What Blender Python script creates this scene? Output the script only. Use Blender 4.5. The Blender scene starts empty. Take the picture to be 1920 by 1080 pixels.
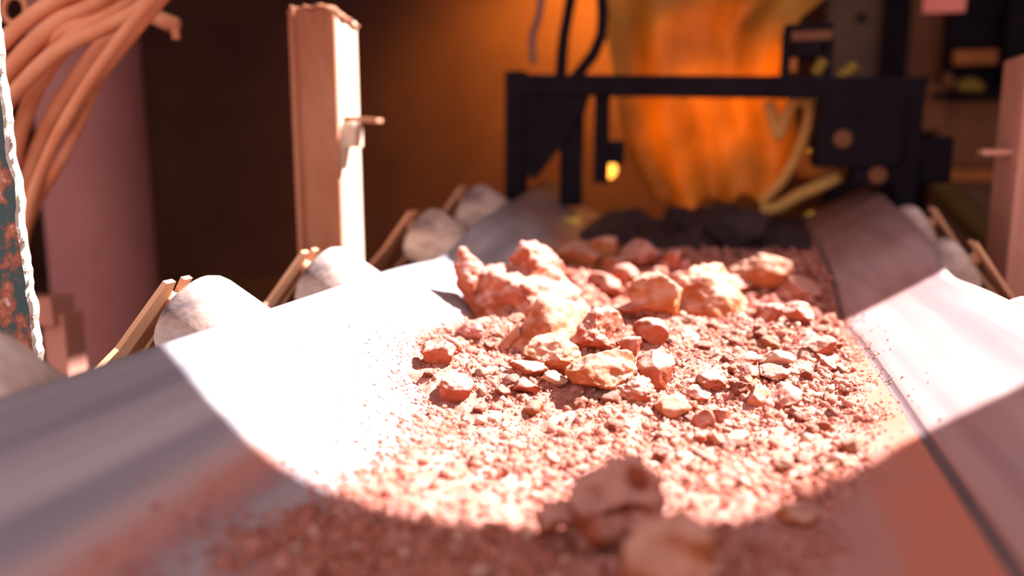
import bpy, bmesh, math, random
import numpy as np
from mathutils import Vector, Matrix
random.seed(7); rng = np.random.default_rng(11)
sc = bpy.context.scene
COL = sc.collection
# ------------------------------------------------------------------ units
# all layout is in "u": 1 u = 0.5 m, measured from the camera's eye (x right of belt run, y along belt, z up)
U = 0.5; EYE = 1.4
def W(p):
    p = np.asarray(p, float); q = p*U; q[..., 2] += EYE
    return q
F = 1500.0; VPX, VPY = 1380.0, 290.0
PITCH = math.atan((540-VPY)/F); YAW = math.atan((VPX-960)*math.cos(PITCH)/F)
FW = np.array([-math.sin(YAW)*math.cos(PITCH), math.cos(YAW)*math.cos(PITCH), -math.sin(PITCH)])
RT = np.array([math.cos(YAW), math.sin(YAW), 0.0]); UP = np.cross(RT, FW)
def ray(px, py): return FW + RT*(px-960)/F + UP*(540-py)/F
def at(px, py, y):
    r = ray(px, py); return r*y/r[1]
# ------------------------------------------------------------------ camera
cam = bpy.data.cameras.new('camera'); cam_o = bpy.data.objects.new('camera', cam); COL.objects.link(cam_o)
cam.sensor_width = 36; cam.lens = 36*F/1920; cam.clip_start = 0.02; cam.clip_end = 200
M = Matrix(((RT[0], UP[0], -FW[0]), (RT[1], UP[1], -FW[1]), (RT[2], UP[2], -FW[2])))
cam_o.matrix_world = Matrix.Translation((0, 0, EYE)) @ M.to_4x4()
cam.dof.use_dof = True; cam.dof.focus_distance = 3.25*U; cam.dof.aperture_fstop = cam.lens/1000/0.035
sc.camera = cam_o
# ------------------------------------------------------------------ world, sun, exposure
wd = bpy.data.worlds.new('daylight'); sc.world = wd; wd.use_nodes = True
bg = wd.node_tree.nodes['Background']; bg.inputs[0].default_value = (1.0, 0.80, 0.82, 1); bg.inputs[1].default_value = 1.5
SUN = np.array([0.52, 0.34, 0.80]); SUN /= np.linalg.norm(SUN)
sl = bpy.data.lights.new('sun', 'SUN'); sl.energy = 28; sl.angle = math.radians(0.6); sl.color = (1.0, 0.96, 0.94)
so = bpy.data.objects.new('sun', sl); COL.objects.link(so); so.location = (3, 4, 8)
so.rotation_euler = Vector(SUN).to_track_quat('Z', 'Y').to_euler()
vs = sc.view_settings; vs.view_transform = 'Standard'; vs.look = 'None'; vs.exposure = 0.0; vs.gamma = 1.0; vs.use_curve_mapping = False

# ------------------------------------------------------------------ helpers
def tag(o, label=None, cat=None, group=None, kind=None):
    for k, v in (('label', label), ('category', cat), ('group', group), ('kind', kind)):
        if v: o[k] = v
    return o
def empty(name, p, label=None, cat=None, group=None):
    o = bpy.data.objects.new(name, None); COL.objects.link(o); o.empty_display_size = .1
    o.location = W(p); return tag(o, label, cat, group)
def mkmesh(name, v, f, mat=None, smooth=False):
    me = bpy.data.meshes.new(name); me.from_pydata([tuple(a) for a in v], [], [tuple(a) for a in f]); me.validate(); me.update()
    if mat: me.materials.append(mat)
    if smooth: me.polygons.foreach_set('use_smooth', [True]*len(me.polygons))
    return me
def obj(name, me, parent=None):
    o = bpy.data.objects.new(name, me); COL.objects.link(o)
    if parent: o.parent = parent
    return o
def abspos(o):
    p = Vector(o.location)
    while o.parent: o = o.parent; p = p + Vector(o.location)
    return np.array(p)
def part(name, vf, mat, parent=None, smooth=False, base=None):
    """vf in u coordinates; the object's origin sits at its parent's origin or at its own base"""
    v = W(np.array(vf[0], float))
    if parent is not None: org = abspos(parent)
    else: org = np.array([v[:, 0].mean(), v[:, 1].mean(), v[:, 2].min()])
    o = obj(name, mkmesh(name, v-org, vf[1], mat, smooth), parent)
    if parent is None: o.location = org
    return o
def join(*parts):
    V, Fc, n = [], [], 0
    for v, f in parts:
        v = np.asarray(v, float); V.append(v); Fc += [tuple(i+n for i in q) for q in f]; n += len(v)
    return np.concatenate(V), Fc
BOXF = [(0,3,2,1),(4,5,6,7),(0,1,5,4),(1,2,6,5),(2,3,7,6),(3,0,4,7)]
def box(x0, x1, y0, y1, z0, z1):
    return np.array([(x0,y0,z0),(x1,y0,z0),(x1,y1,z0),(x0,y1,z0),(x0,y0,z1),(x1,y0,z1),(x1,y1,z1),(x0,y1,z1)]), BOXF
def obox(c, ax, ay, az, hx, hy, hz):
    c, ax, ay, az = (np.asarray(q, float) for q in (c, ax, ay, az)); v = []
    for sx, sy, sz in ((-1,-1,-1),(1,-1,-1),(1,1,-1),(-1,1,-1),(-1,-1,1),(1,-1,1),(1,1,1),(-1,1,1)):
        v.append(c+ax*hx*sx+ay*hy*sy+az*hz*sz)
    return np.array(v), BOXF
def bbox(vf, w=.012):
    """bevel a box-like shape"""
    bm = bmesh.new(); vs_ = [bm.verts.new(tuple(q)) for q in vf[0]]
    for q in vf[1]: bm.faces.new([vs_[i] for i in q])
    bmesh.ops.recalc_face_normals(bm, faces=bm.faces)
    bmesh.ops.bevel(bm, geom=list(bm.edges), offset=w, segments=2, affect='EDGES', profile=.6)
    bm.verts.index_update()
    r = np.array([tuple(q.co) for q in bm.verts]), [tuple(q.index for q in f.verts) for f in bm.faces]; bm.free(); return r
def prism(poly, e):
    """extrude a planar polygon (n,3) by vector e"""
    poly = np.asarray(poly, float); n = len(poly); v = np.concatenate([poly, poly+np.asarray(e, float)])
    f = [tuple(range(n))[::-1], tuple(range(n, 2*n))]+[(i, (i+1) % n, n+(i+1) % n, n+i) for i in range(n)]
    return v, f
def frame_of(d):
    d = d/np.linalg.norm(d); a = np.array([0, 0, 1.]) if abs(d[2]) < .9 else np.array([0, 1., 0])
    s = np.cross(d, a); s /= np.linalg.norm(s); return s, np.cross(s, d)
def lathe(c, axis, prof, n=32):
    """prof = [(distance along axis, radius)]"""
    c = np.asarray(c, float); axis = np.asarray(axis, float)/np.linalg.norm(axis); s, t = frame_of(axis); v, f = [], []
    for d, r in prof:
        for k in range(n):
            a = 2*math.pi*k/n; v.append(c+axis*d+(s*math.cos(a)+t*math.sin(a))*r)
    for i in range(len(prof)-1):
        for k in range(n):
            f.append((i*n+k, i*n+(k+1) % n, (i+1)*n+(k+1) % n, (i+1)*n+k))
    f.append(tuple(range(n))[::-1]); f.append(tuple(range((len(prof)-1)*n, len(prof)*n)))
    return np.array(v), f
def spline(P, n):
    P = np.asarray(P, float); m = len(P); out = []
    Q = np.concatenate([[2*P[0]-P[1]], P, [2*P[-1]-P[-2]]])
    for i in range(m-1):
        p0, p1, p2, p3 = Q[i:i+4]
        for t in np.linspace(0, 1, n, endpoint=False):
            out.append(.5*((2*p1)+(-p0+p2)*t+(2*p0-5*p1+4*p2-p3)*t*t+(-p0+3*p1-3*p2+p3)*t**3))
    return np.array(out+[P[-1]])
def tube(P, r, n=10, sm=6):
    P = spline(P, sm) if sm > 1 else np.asarray(P, float); v, f = [], []; up = np.array([0, 0.3, 1.])
    for i in range(len(P)):
        d = P[min(i+1, len(P)-1)]-P[max(i-1, 0)]; d /= np.linalg.norm(d)
        s = np.cross(d, up); s /= np.linalg.norm(s)+1e-9; t = np.cross(s, d)
        for k in range(n):
            a = 2*math.pi*k/n; v.append(P[i]+(s*math.cos(a)+t*math.sin(a))*r)
    for i in range(len(P)-1):
        for k in range(n): f.append((i*n+k, i*n+(k+1) % n, (i+1)*n+(k+1) % n, (i+1)*n+k))
    f.append(tuple(range(n))[::-1]); f.append(tuple(range((len(P)-1)*n, len(P)*n)))
    return np.array(v), f
# value noise, vectorised
def _h(i, j, k, s):
    n = (i*374761393 + j*668265263 + k*2147483647 + s*974634777) & 0xffffffff
    n = ((n ^ (n >> 13))*1274126177) & 0xffffffff
    return ((n ^ (n >> 16)) & 0xffff)/65535.0*2-1
def vnoise(p, s=0):
    p = np.asarray(p, float); i = np.floor(p).astype(np.int64); f = p-i; f = f*f*(3-2*f); r = 0
    for a in (0, 1):
        for b in (0, 1):
            for c in (0, 1):
                w = (f[:, 0] if a else 1-f[:, 0])*(f[:, 1] if b else 1-f[:, 1])*(f[:, 2] if c else 1-f[:, 2])
                r = r + w*_h(i[:, 0]+a, i[:, 1]+b, i[:, 2]+c, s)
    return r
def fbm(p, s=0, o=4, g=.5):
    r, a = 0, 1.0
    for k in range(o): r = r + a*vnoise(np.asarray(p)*(2.03**k), s+k*17); a *= g
    return r

# ------------------------------------------------------------------ materials
def mat_new(name):
    m = bpy.data.materials.new(name); m.use_nodes = True; nt = m.node_tree
    return m, nt, nt.nodes['Principled BSDF']
def N(nt, t, **kw):
    n = nt.nodes.new(t)
    for k, v in kw.items(): setattr(n, k, v)
    return n
def mat_mix(name, cols, scale=4, rough=.75, bump=.0, stretch=(1, 1, 1), detail=6, spec=.3, metal=0.0, bscale=40, lo=.3, hi=.7, coord='Object', bdist=.01):
    m, nt, b = mat_new(name)
    tc = N(nt, 'ShaderNodeTexCoord'); mp = N(nt, 'ShaderNodeMapping'); mp.inputs['Scale'].default_value = stretch
    nt.links.new(tc.outputs[coord], mp.inputs[0])
    n = N(nt, 'ShaderNodeTexNoise'); n.inputs['Scale'].default_value = scale; n.inputs['Detail'].default_value = detail; n.inputs['Roughness'].default_value = .62
    nt.links.new(mp.outputs[0], n.inputs[0])
    r = N(nt, 'ShaderNodeValToRGB'); e = r.color_ramp.elements
    e[0].position = lo; e[1].position = hi
    e[0].color = (*cols[0], 1); e[1].color = (*cols[-1], 1)
    for i, c in enumerate(cols[1:-1]):
        x = e.new(lo+(hi-lo)*(i+1)/(len(cols)-1)); x.color = (*c, 1)
    nt.links.new(n.outputs[0], r.inputs[0]); nt.links.new(r.outputs[0], b.inputs['Base Color'])
    b.inputs['Roughness'].default_value = rough; b.inputs['Specular IOR Level'].default_value = spec; b.inputs['Metallic'].default_value = metal
    if bump:
        n2 = N(nt, 'ShaderNodeTexNoise'); n2.inputs['Scale'].default_value = bscale; n2.inputs['Detail'].default_value = 6
        nt.links.new(tc.outputs['Object'], n2.inputs[0])
        bp = N(nt, 'ShaderNodeBump'); bp.inputs['Strength'].default_value = bump; bp.inputs['Distance'].default_value = bdist
        nt.links.new(n2.outputs[0], bp.inputs['Height']); nt.links.new(bp.outputs[0], b.inputs['Normal'])
    return m
def rock_mat(name, cols, dust, amount):
    m = mat_mix(name, cols, 11, .96, .7, spec=.08, bscale=70, bdist=.006); nt = m.node_tree; L = nt.links.new; b = nt.nodes['Principled BSDF']
    src = b.inputs['Base Color'].links[0].from_socket
    g = N(nt, 'ShaderNodeNewGeometry'); sp = N(nt, 'ShaderNodeSeparateXYZ'); L(g.outputs['Normal'], sp.inputs[0])   # dust settles on upward faces
    tc = N(nt, 'ShaderNodeTexCoord'); n = N(nt, 'ShaderNodeTexNoise'); n.inputs['Scale'].default_value = 22; n.inputs['Detail'].default_value = 6; L(tc.outputs['Object'], n.inputs[0])
    a = N(nt, 'ShaderNodeMath', operation='MULTIPLY_ADD'); L(n.outputs[0], a.inputs[0]); a.inputs[1].default_value = 1.3; L(sp.outputs['Z'], a.inputs[2])
    mr = N(nt, 'ShaderNodeMapRange'); mr.inputs[1].default_value = .75; mr.inputs[2].default_value = 1.35; mr.inputs[4].default_value = amount; L(a.outputs[0], mr.inputs[0])
    mx = N(nt, 'ShaderNodeMix', data_type='RGBA'); L(mr.outputs[0], mx.inputs['Factor']); L(src, mx.inputs['A']); mx.inputs['B'].default_value = (*dust, 1)
    L(mx.outputs['Result'], b.inputs['Base Color']); return m
ROCK = rock_mat('red_rock', [(.17,.035,.015), (.28,.064,.029), (.37,.105,.057)], (.50, .25, .205), .8)
ROCK_PALE = rock_mat('pale_rock', [(.38,.17,.10), (.46,.28,.20)], (.52, .32, .25), .8)
ROCK_ORANGE = rock_mat('orange_rock', [(.23,.058,.018), (.34,.098,.034), (.42,.15,.07)], (.52, .27, .205), .8)
EARTH = mat_mix('red_earth', [(.30,.095,.065), (.42,.17,.135), (.48,.225,.185)], 30, .97, .6, spec=.08, bscale=150, bdist=.004)
GRIT = mat_mix('red_grit', [(.27,.076,.046), (.40,.148,.108), (.48,.225,.185)], 25, .97, .0, spec=.08)
PALEPAINT = mat_mix('dusty_white_roller', [(.12,.085,.09), (.46,.32,.27), (.70,.60,.54)], 7, .6, .15, stretch=(.5, 1, 1), lo=.34, hi=.60, spec=.3)
BRACKET = mat_mix('ochre_steel', [(.42,.17,.08), (.56,.27,.15), (.60,.31,.18)], 7, .85, lo=.25, hi=.6)
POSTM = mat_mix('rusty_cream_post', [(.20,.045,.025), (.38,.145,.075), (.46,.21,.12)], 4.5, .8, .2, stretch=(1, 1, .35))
POSTLIT = mat_mix('cream_post_sunlit', [(.46,.27,.18), (.60,.44,.33), (.64,.50,.39)], 3.5, .8, .2, stretch=(1, 1, .35), lo=.25, hi=.55)  # paler copy of the post colour: sunlight painted on side plates and clip
COLM = mat_mix('mauve_column', [(.33,.12,.11), (.42,.17,.15)], 3, .85)
CABLE = mat_mix('dusty_orange_cable', [(.68,.22,.10), (.84,.38,.21)], 5, .8)
BEAMD = mat_mix('dark_steel', [(.006,.004,.008), (.014,.009,.012)], 5, .85, spec=.1)
WALLM = mat_mix('dark_brown_wall', [(.070,.022,.015), (.105,.036,.022)], 1.2, .9)
FLOORM = mat_mix('brown_floor', [(.10,.045,.03), (.17,.08,.05)], 1.6, .9, .3)
UNSEEN_ROOFM = mat_mix('brown_unseen_roof', [(.10,.05,.04), (.14,.07,.055)], 2, .9)
STEELD = mat_mix('frame_steel', [(.14,.06,.045), (.25,.11,.08)], 4, .8)
PINKP = mat_mix('pink_post', [(.45,.18,.13), (.62,.30,.22)], 4, .8, stretch=(1, 1, .4))
PINKSIGN = mat_mix('pink_sign', [(.60,.16,.13), (.70,.22,.18)], 4, .7)
GREYP = mat_mix('dim_grey_panel', [(.08,.05,.04), (.15,.09,.06)], 3, .8)
ORANGEP = mat_mix('orange_painted_bar', [(.26,.075,.015), (.36,.12,.025)], 6, .7)
OLIVE = mat_mix('yellow_rag', [(.16,.10,.012), (.24,.15,.02)], 6, .8)
BROWNP = mat_mix('brown_panel', [(.13,.045,.02), (.18,.07,.03)], 3, .8)

def plate_mat():   # chipped dark green paint over rust and bare pale metal
    m, nt, b = mat_new('chipped_green_paint'); tc = N(nt, 'ShaderNodeTexCoord')
    n = N(nt, 'ShaderNodeTexNoise'); n.inputs['Scale'].default_value = 9; n.inputs['Detail'].default_value = 9; n.inputs['Roughness'].default_value = .68
    nt.links.new(tc.outputs['Object'], n.inputs[0])
    r = N(nt, 'ShaderNodeValToRGB'); r.color_ramp.interpolation = 'LINEAR'; e = r.color_ramp.elements
    e[0].position = .0; e[0].color = (.03, .065, .065, 1); e[1].position = 1; e[1].color = (.62, .50, .44, 1)
    for p, c in ((.50, (.04, .075, .075)), (.54, (.30, .08, .04)), (.58, (.42, .14, .08)), (.62, (.60, .46, .40))):
        x = e.new(p); x.color = (*c, 1)
    nt.links.new(n.outputs[0], r.inputs[0]); nt.links.new(r.outputs[0], b.inputs['Base Color']); b.inputs['Roughness'].default_value = .75
    bp = N(nt, 'ShaderNodeBump'); bp.inputs['Strength'].default_value = .6; bp.inputs['Distance'].default_value = .004
    nt.links.new(n.outputs[0], bp.inputs['Height']); nt.links.new(bp.outputs[0], b.inputs['Normal'])
    return m
GREENP = plate_mat()
RAWEDGE = mat_mix('raw_pale_edge', [(.28,.11,.07), (.44,.33,.27), (.52,.43,.36)], 14, .8, .5, lo=.3, hi=.5)

def belt_mat():    # grey rubber with lengthwise smears, red dust towards the middle and on the right wing
    m, nt, b = mat_new('dusty_grey_rubber'); L = nt.links.new
    tc = N(nt, 'ShaderNodeTexCoord'); sp = N(nt, 'ShaderNodeSeparateXYZ'); L(tc.outputs['Object'], sp.inputs[0])
    mp = N(nt, 'ShaderNodeMapping'); mp.inputs['Scale'].default_value = (9, .35, 9); L(tc.outputs['Object'], mp.inputs[0])
    st = N(nt, 'ShaderNodeTexNoise'); st.inputs['Scale'].default_value = 1.6; st.inputs['Detail'].default_value = 5; L(mp.outputs[0], st.inputs[0])
    r = N(nt, 'ShaderNodeValToRGB'); e = r.color_ramp.elements
    e[0].position = .34; e[0].color = (.20, .20, .25, 1); e[1].position = .66; e[1].color = (.42, .40, .42, 1)
    L(st.outputs[0], r.inputs[0])
    # dust amount by distance across the belt (belt-local x in metres, belt origin on the centre line)
    dr = N(nt, 'ShaderNodeValToRGB'); d = dr.color_ramp.elements
    mr = N(nt, 'ShaderNodeMapRange'); mr.inputs[1].default_value = -.80; mr.inputs[2].default_value = .80; L(sp.outputs['X'], mr.inputs[0])
    L(mr.outputs[0], dr.inputs[0])
    d[0].position = .0; d[0].color = (.06,)*3+(1,); d[1].position = 1; d[1].color = (.40,)*3+(1,)
    for p, v in ((.165, .08), (.20, .85), (.235, .15), (.30, .55), (.72, .75), (.735, .98), (.785, 1.0), (.80, .44)):
        x = d.new(p); x.color = (v, v, v, 1)
    n2 = N(nt, 'ShaderNodeTexNoise'); n2.inputs['Scale'].default_value = 7; n2.inputs['Detail'].default_value = 8; L(tc.outputs['Object'], n2.inputs[0])
    ma = N(nt, 'ShaderNodeMath', operation='MULTIPLY_ADD'); L(n2.outputs[0], ma.inputs[0]); ma.inputs[1].default_value = .7; ma.inputs[2].default_value = .62
    mu = N(nt, 'ShaderNodeMath', operation='MULTIPLY', use_clamp=True); L(ma.outputs[0], mu.inputs[0]); L(dr.outputs[0], mu.inputs[1])
    mx = N(nt, 'ShaderNodeMix', data_type='RGBA'); L(mu.outputs[0], mx.inputs['Factor']); L(r.outputs[0], mx.inputs['A']); mx.inputs['B'].default_value = (.50, .165, .11, 1)
    # deep shade of the far hall painted into the belt colour, noisy brown
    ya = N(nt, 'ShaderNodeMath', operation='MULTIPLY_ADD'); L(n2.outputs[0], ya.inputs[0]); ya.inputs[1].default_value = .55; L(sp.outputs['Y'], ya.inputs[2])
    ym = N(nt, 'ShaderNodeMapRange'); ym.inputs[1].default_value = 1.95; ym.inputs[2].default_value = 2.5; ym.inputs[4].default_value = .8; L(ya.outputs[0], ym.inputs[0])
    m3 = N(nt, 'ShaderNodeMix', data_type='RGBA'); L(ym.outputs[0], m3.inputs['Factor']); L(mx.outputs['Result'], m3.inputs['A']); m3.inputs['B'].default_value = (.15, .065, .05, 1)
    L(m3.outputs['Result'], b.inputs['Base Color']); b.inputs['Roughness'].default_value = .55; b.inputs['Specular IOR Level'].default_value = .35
    return m
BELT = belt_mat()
RUBBER = mat_mix('dark_rubber', [(.12,.075,.08), (.17,.10,.10)], 10, .7)
def curtain_mat():
    m, nt, b = mat_new('orange_plastic_sheet'); L = nt.links.new
    tc = N(nt, 'ShaderNodeTexCoord'); n = N(nt, 'ShaderNodeTexNoise'); n.inputs['Scale'].default_value = 1.8; n.inputs['Detail'].default_value = 4; L(tc.outputs['Object'], n.inputs[0])
    r = N(nt, 'ShaderNodeValToRGB'); e = r.color_ramp.elements; e[0].position = .35; e[0].color = (.34, .13, .012, 1); e[1].position = .65; e[1].color = (.78, .34, .03, 1)
    L(n.outputs[0], r.inputs[0]); L(r.outputs[0], b.inputs['Base Color']); b.inputs['Roughness'].default_value = .6
    tr = N(nt, 'ShaderNodeBsdfTranslucent'); L(r.outputs[0], tr.inputs[0]); mx = N(nt, 'ShaderNodeMixShader'); mx.inputs[0].default_value = .45
    L(b.outputs[0], mx.inputs[1]); L(tr.outputs[0], mx.inputs[2]); L(mx.outputs[0], nt.nodes['Material Output'].inputs[0])
    return m
CURTAIN = curtain_mat()
def glow_mat(name, c, s):
    m, nt, b = mat_new(name); b.inputs['Base Color'].default_value = (*c, 1); b.inputs['Emission Color'].default_value = (*c, 1); b.inputs['Emission Strength'].default_value = s
    return m

# ------------------------------------------------------------------ belt surface
XC = -.31
def zoff(Y):
    Y = np.asarray(Y, float)
    ys = np.array([-9, 3.8, 4.2, 4.7, 5.0, 5.3, 6.4, 12, 14]); zs = np.array([0, 0, -.015, -.045, .03, .12, .24, .80, 1.0])
    r = 0
    for d in (-.18, -.09, 0, .09, .18): r = r+np.interp(Y+d, ys, zs)/5
    return r
def zb(X):
    d = np.abs(np.asarray(X, float)-XC)
    return np.where(d < .35, -1, np.where(d < .926, -1+.36*np.maximum(d-.35, 0)**2, -.88+(d-.926)*.545))
def belt(X, Y): return zb(X)+zoff(Y)
BL_Y = [-2, 1.0, 1.44, 1.81, 2.1, 2.42, 2.61, 2.89, 3.3, 3.65, 4.3, 5, 6, 12]
BL_X = [-1.12, -1.12, -1.10, -1.05, -1.0, -.99, -1.08, -1.27, -1.30, -1.30, -1.22, -1.2, -1.2, -1.2]
BR_Y = [-2, 1.4, 1.89, 2.28, 2.63, 2.98, 3.64, 4.4, 4.76, 6, 12]
BR_X = [.20, .20, .22, .30, .46, .50, .53, .58, .56, .55, .55]
def bed_d(X, Y):
    return np.minimum(X-np.interp(Y, BL_Y, BL_X), np.interp(Y, BR_Y, BR_X)-X)
def bed_t(X, Y):
    X = np.asarray(X, float); Y = np.asarray(Y, float); d = bed_d(X, Y)
    T = np.interp(Y, [-2, 1.2, 1.8, 2.2, 2.6, 3.0, 3.6, 4.3, 5, 6, 8, 12], [.05, .05, 0.022, .008, .034, .075, .14, .19, .17, .05, .0, .0])
    T = T*np.clip((6.7-Y)/.7, 0, 1)
    t = T*(1-np.exp(-np.maximum(d, 0)/.22))+np.minimum(d, 0)*.3-.004-np.maximum(Y-6.5, 0)*.3
    P = np.stack([np.ravel(X)*3.0, np.ravel(Y)*3.0, np.zeros(X.size)], -1)
    n = fbm(P, 3, 5, .55).reshape(X.shape)
    return t+n*(.012+np.maximum(T, 0)*.20)
def surf(X, Y): return belt(X, Y)+np.maximum(bed_t(X, Y), 0)
def at_bed(px, py):
    r = ray(px, py); s = np.linspace(.6, 11, 4000); P = r[None]*s[:, None]
    k = np.argmax(P[:, 2] < surf(P[:, 0], P[:, 1])); return P[k]

# ------------------------------------------------------------------ the hall (structure)
ZF = -EYE/U; ROOF = 5.2
st = part('floor', box(-17, 10, -7, 18, ZF-.2, ZF), FLOORM); st['kind'] = 'structure'
o = part('wall_back', box(-17, 10, 16, 16.3, ZF, ROOF), WALLM); o['kind'] = 'structure'
o = part('wall_left', box(-17.3, -17, .5, 16.3, ZF, ROOF), WALLM); o['kind'] = 'structure'
o = part('wall_right', box(10, 10.3, .5, 16.3, ZF, ROOF), WALLM); o['kind'] = 'structure'
def up_to_roof(p):
    p = np.asarray(p, float); return p+SUN*((ROOF-p[2])/SUN[2])
front = [(-3.75,1.75,-.6), (-2.6,1.95,-.6), (-1.72,2.12,-.62), (-1.5,2.02,-.74), (-1.32,1.96,-.83), (-1.03,1.93,-.95), (-.77,1.91,-1), (-.41,1.95,-1), (-.07,2.09,-1), (.22,2.28,-.99), (.62,2.72,-.88), (.91,2.80,-.72), (1.6,3.0,-.5), (3.2,3.2,-.5)]
rear = [(3.2,4.85,-.6), (.96,4.85,-.58), (.60,4.80,-.80), (.30,5.15,-.7), (-.9,5.25,-.7), (-1.2,4.9,-.75), (-1.61,4.72,-.62), (-1.9,5.0,-.6), (-3.75,5.1,-.6)]
fr = [up_to_roof(q) for q in front]; rr = [up_to_roof(q) for q in rear]
RX0, RX1, RY0, RY1 = -17.3, 10.3, .5, 16.3
pcs = []
def slab(poly): pcs.append(prism([(q[0], q[1], ROOF) for q in poly], (0, 0, .12)))
for a, b in zip(fr[:-1], fr[1:]): slab([(a[0], RY0), (b[0], RY0), b, a])
for a, b in zip(rr[:-1], rr[1:]): slab([(b[0], RY1), b, a, (a[0], RY1)][::-1])
slab([(RX0, RY0), (fr[0][0], RY0), fr[0], rr[-1], (rr[-1][0], RY1), (RX0, RY1)])
slab([(fr[-1][0], RY0), (RX1, RY0), (RX1, RY1), (rr[0][0], RY1), rr[0], fr[-1]])
o = part('ceiling_cut_for_sun', join(*pcs), UNSEEN_ROOFM); o['kind'] = 'structure'  # unseen roof, its opening shaped to let sun onto the wanted patch only

# ------------------------------------------------------------------ conveyor belt
HB = 1.44
def belt_mesh():
    xs = np.unique(np.concatenate([np.linspace(XC-HB, XC+HB, 73), [.600, .606, .616, .626, .632]]))
    ys = np.unique(np.concatenate([np.linspace(-2.2, 4, 26), np.linspace(4, 6.2, 30), np.linspace(6.2, 7.55, 10)]))
    X, Y = np.meshgrid(xs, ys); Z = belt(X, Y)
    Z = Z-.005*np.exp(-((X-.616)/.0075)**2)          # the crease above the roller joint
    nx, ny = len(xs), len(ys)
    top = np.stack([X, Y, Z], -1).reshape(-1, 3); bot = top-np.array([0, 0, .035])
    f, mi = [], []
    for j in range(ny-1):
        for i in range(nx-1):
            a = j*nx+i; f.append((a, a+1, a+nx+1, a+nx)); mi.append(1 if .603 <= .5*(xs[i]+xs[i+1]) <= .629 else 0)
            k = a+nx*ny; f.append((k, k+nx, k+nx+1, k+1)); mi.append(1)
    n = nx*ny
    for j in range(ny-1):
        for i in (0, nx-1):
            a = j*nx+i; q = (a, a+nx, a+nx+n, a+n); f.append(q if i == 0 else q[::-1]); mi.append(1)
    for i in range(nx-1):
        for j in (0, ny-1):
            a = j*nx+i; q = (a, a+n, a+n+1, a+1); f.append(q if j == 0 else q[::-1]); mi.append(1)
    return np.concatenate([top, bot]), f, mi
v, f, mi = belt_mesh(); v = W(v); org = np.array([XC*U, 2*U, W([0, 0, -1])[2]])
me = mkmesh('conveyor_belt', v-org, f, BELT, True); me.materials.append(RUBBER); me.polygons.foreach_set('material_index', mi)
bo = obj('conveyor_belt', me); bo.location = org
tag(bo, 'wide troughed grey rubber conveyor belt carrying the red stones', 'conveyor belt')

# conveyor frame below the belt
fr_o = empty('conveyor_trestle', (XC, 3, ZF), 'rusty steel trestle under the conveyor belt', 'trestle')
YI = [.65, 1.70, 2.77, 3.84, 5.30, 6.40]
XS = 1.78
def zfr(Y): return zoff(Y)
for s in (-1, 1):
    P = [(XC+s*XS, y, -1.75+float(zfr(y))) for y in np.linspace(-2, 8.2, 22)]
    vs_, fs_ = [], []
    for p in P:
        for dx, dz in ((-.07, -.14), (.07, -.14), (.07, .14), (-.07, .14)): vs_.append((p[0]+dx, p[1], p[2]+dz))
    for i in range(len(P)-1):
        for k in range(4): fs_.append((i*4+k, i*4+(k+1) % 4, i*4+4+(k+1) % 4, i*4+4+k))
    fs_ += [(3, 2, 1, 0), tuple(range(len(vs_)-4, len(vs_)))]
    part('stringer', (np.array(vs_), fs_), STEELD, fr_o)
    for y in (-1.5, 1.2, 4.5, 7.9):
        part('leg', box(XC+s*XS-.07, XC+s*XS+.07, y-.07, y+.07, ZF, -1.88+float(zfr(y))), STEELD, fr_o)

zt = -1.0-.06-.32+float(zoff(7.55))
part('tail_pulley', lathe((XC-1.5, 7.55, zt), (1, 0, 0), [(0, .06), (.15, .06), (.16, .30), (.18, .32), (2.82, .32), (2.84, .30), (2.85, .06), (3.0, .06)], 32), STEELD, fr_o, True)
for s in (-1, 1): part('pulley_bearing', bbox(box(XC+s*XS-.1-(.3 if s > 0 else 0), XC+s*XS+.1+(.3 if s < 0 else 0), 7.43, 7.67, -1.61+float(zoff(7.55)), zt+.12)), STEELD, fr_o)
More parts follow.
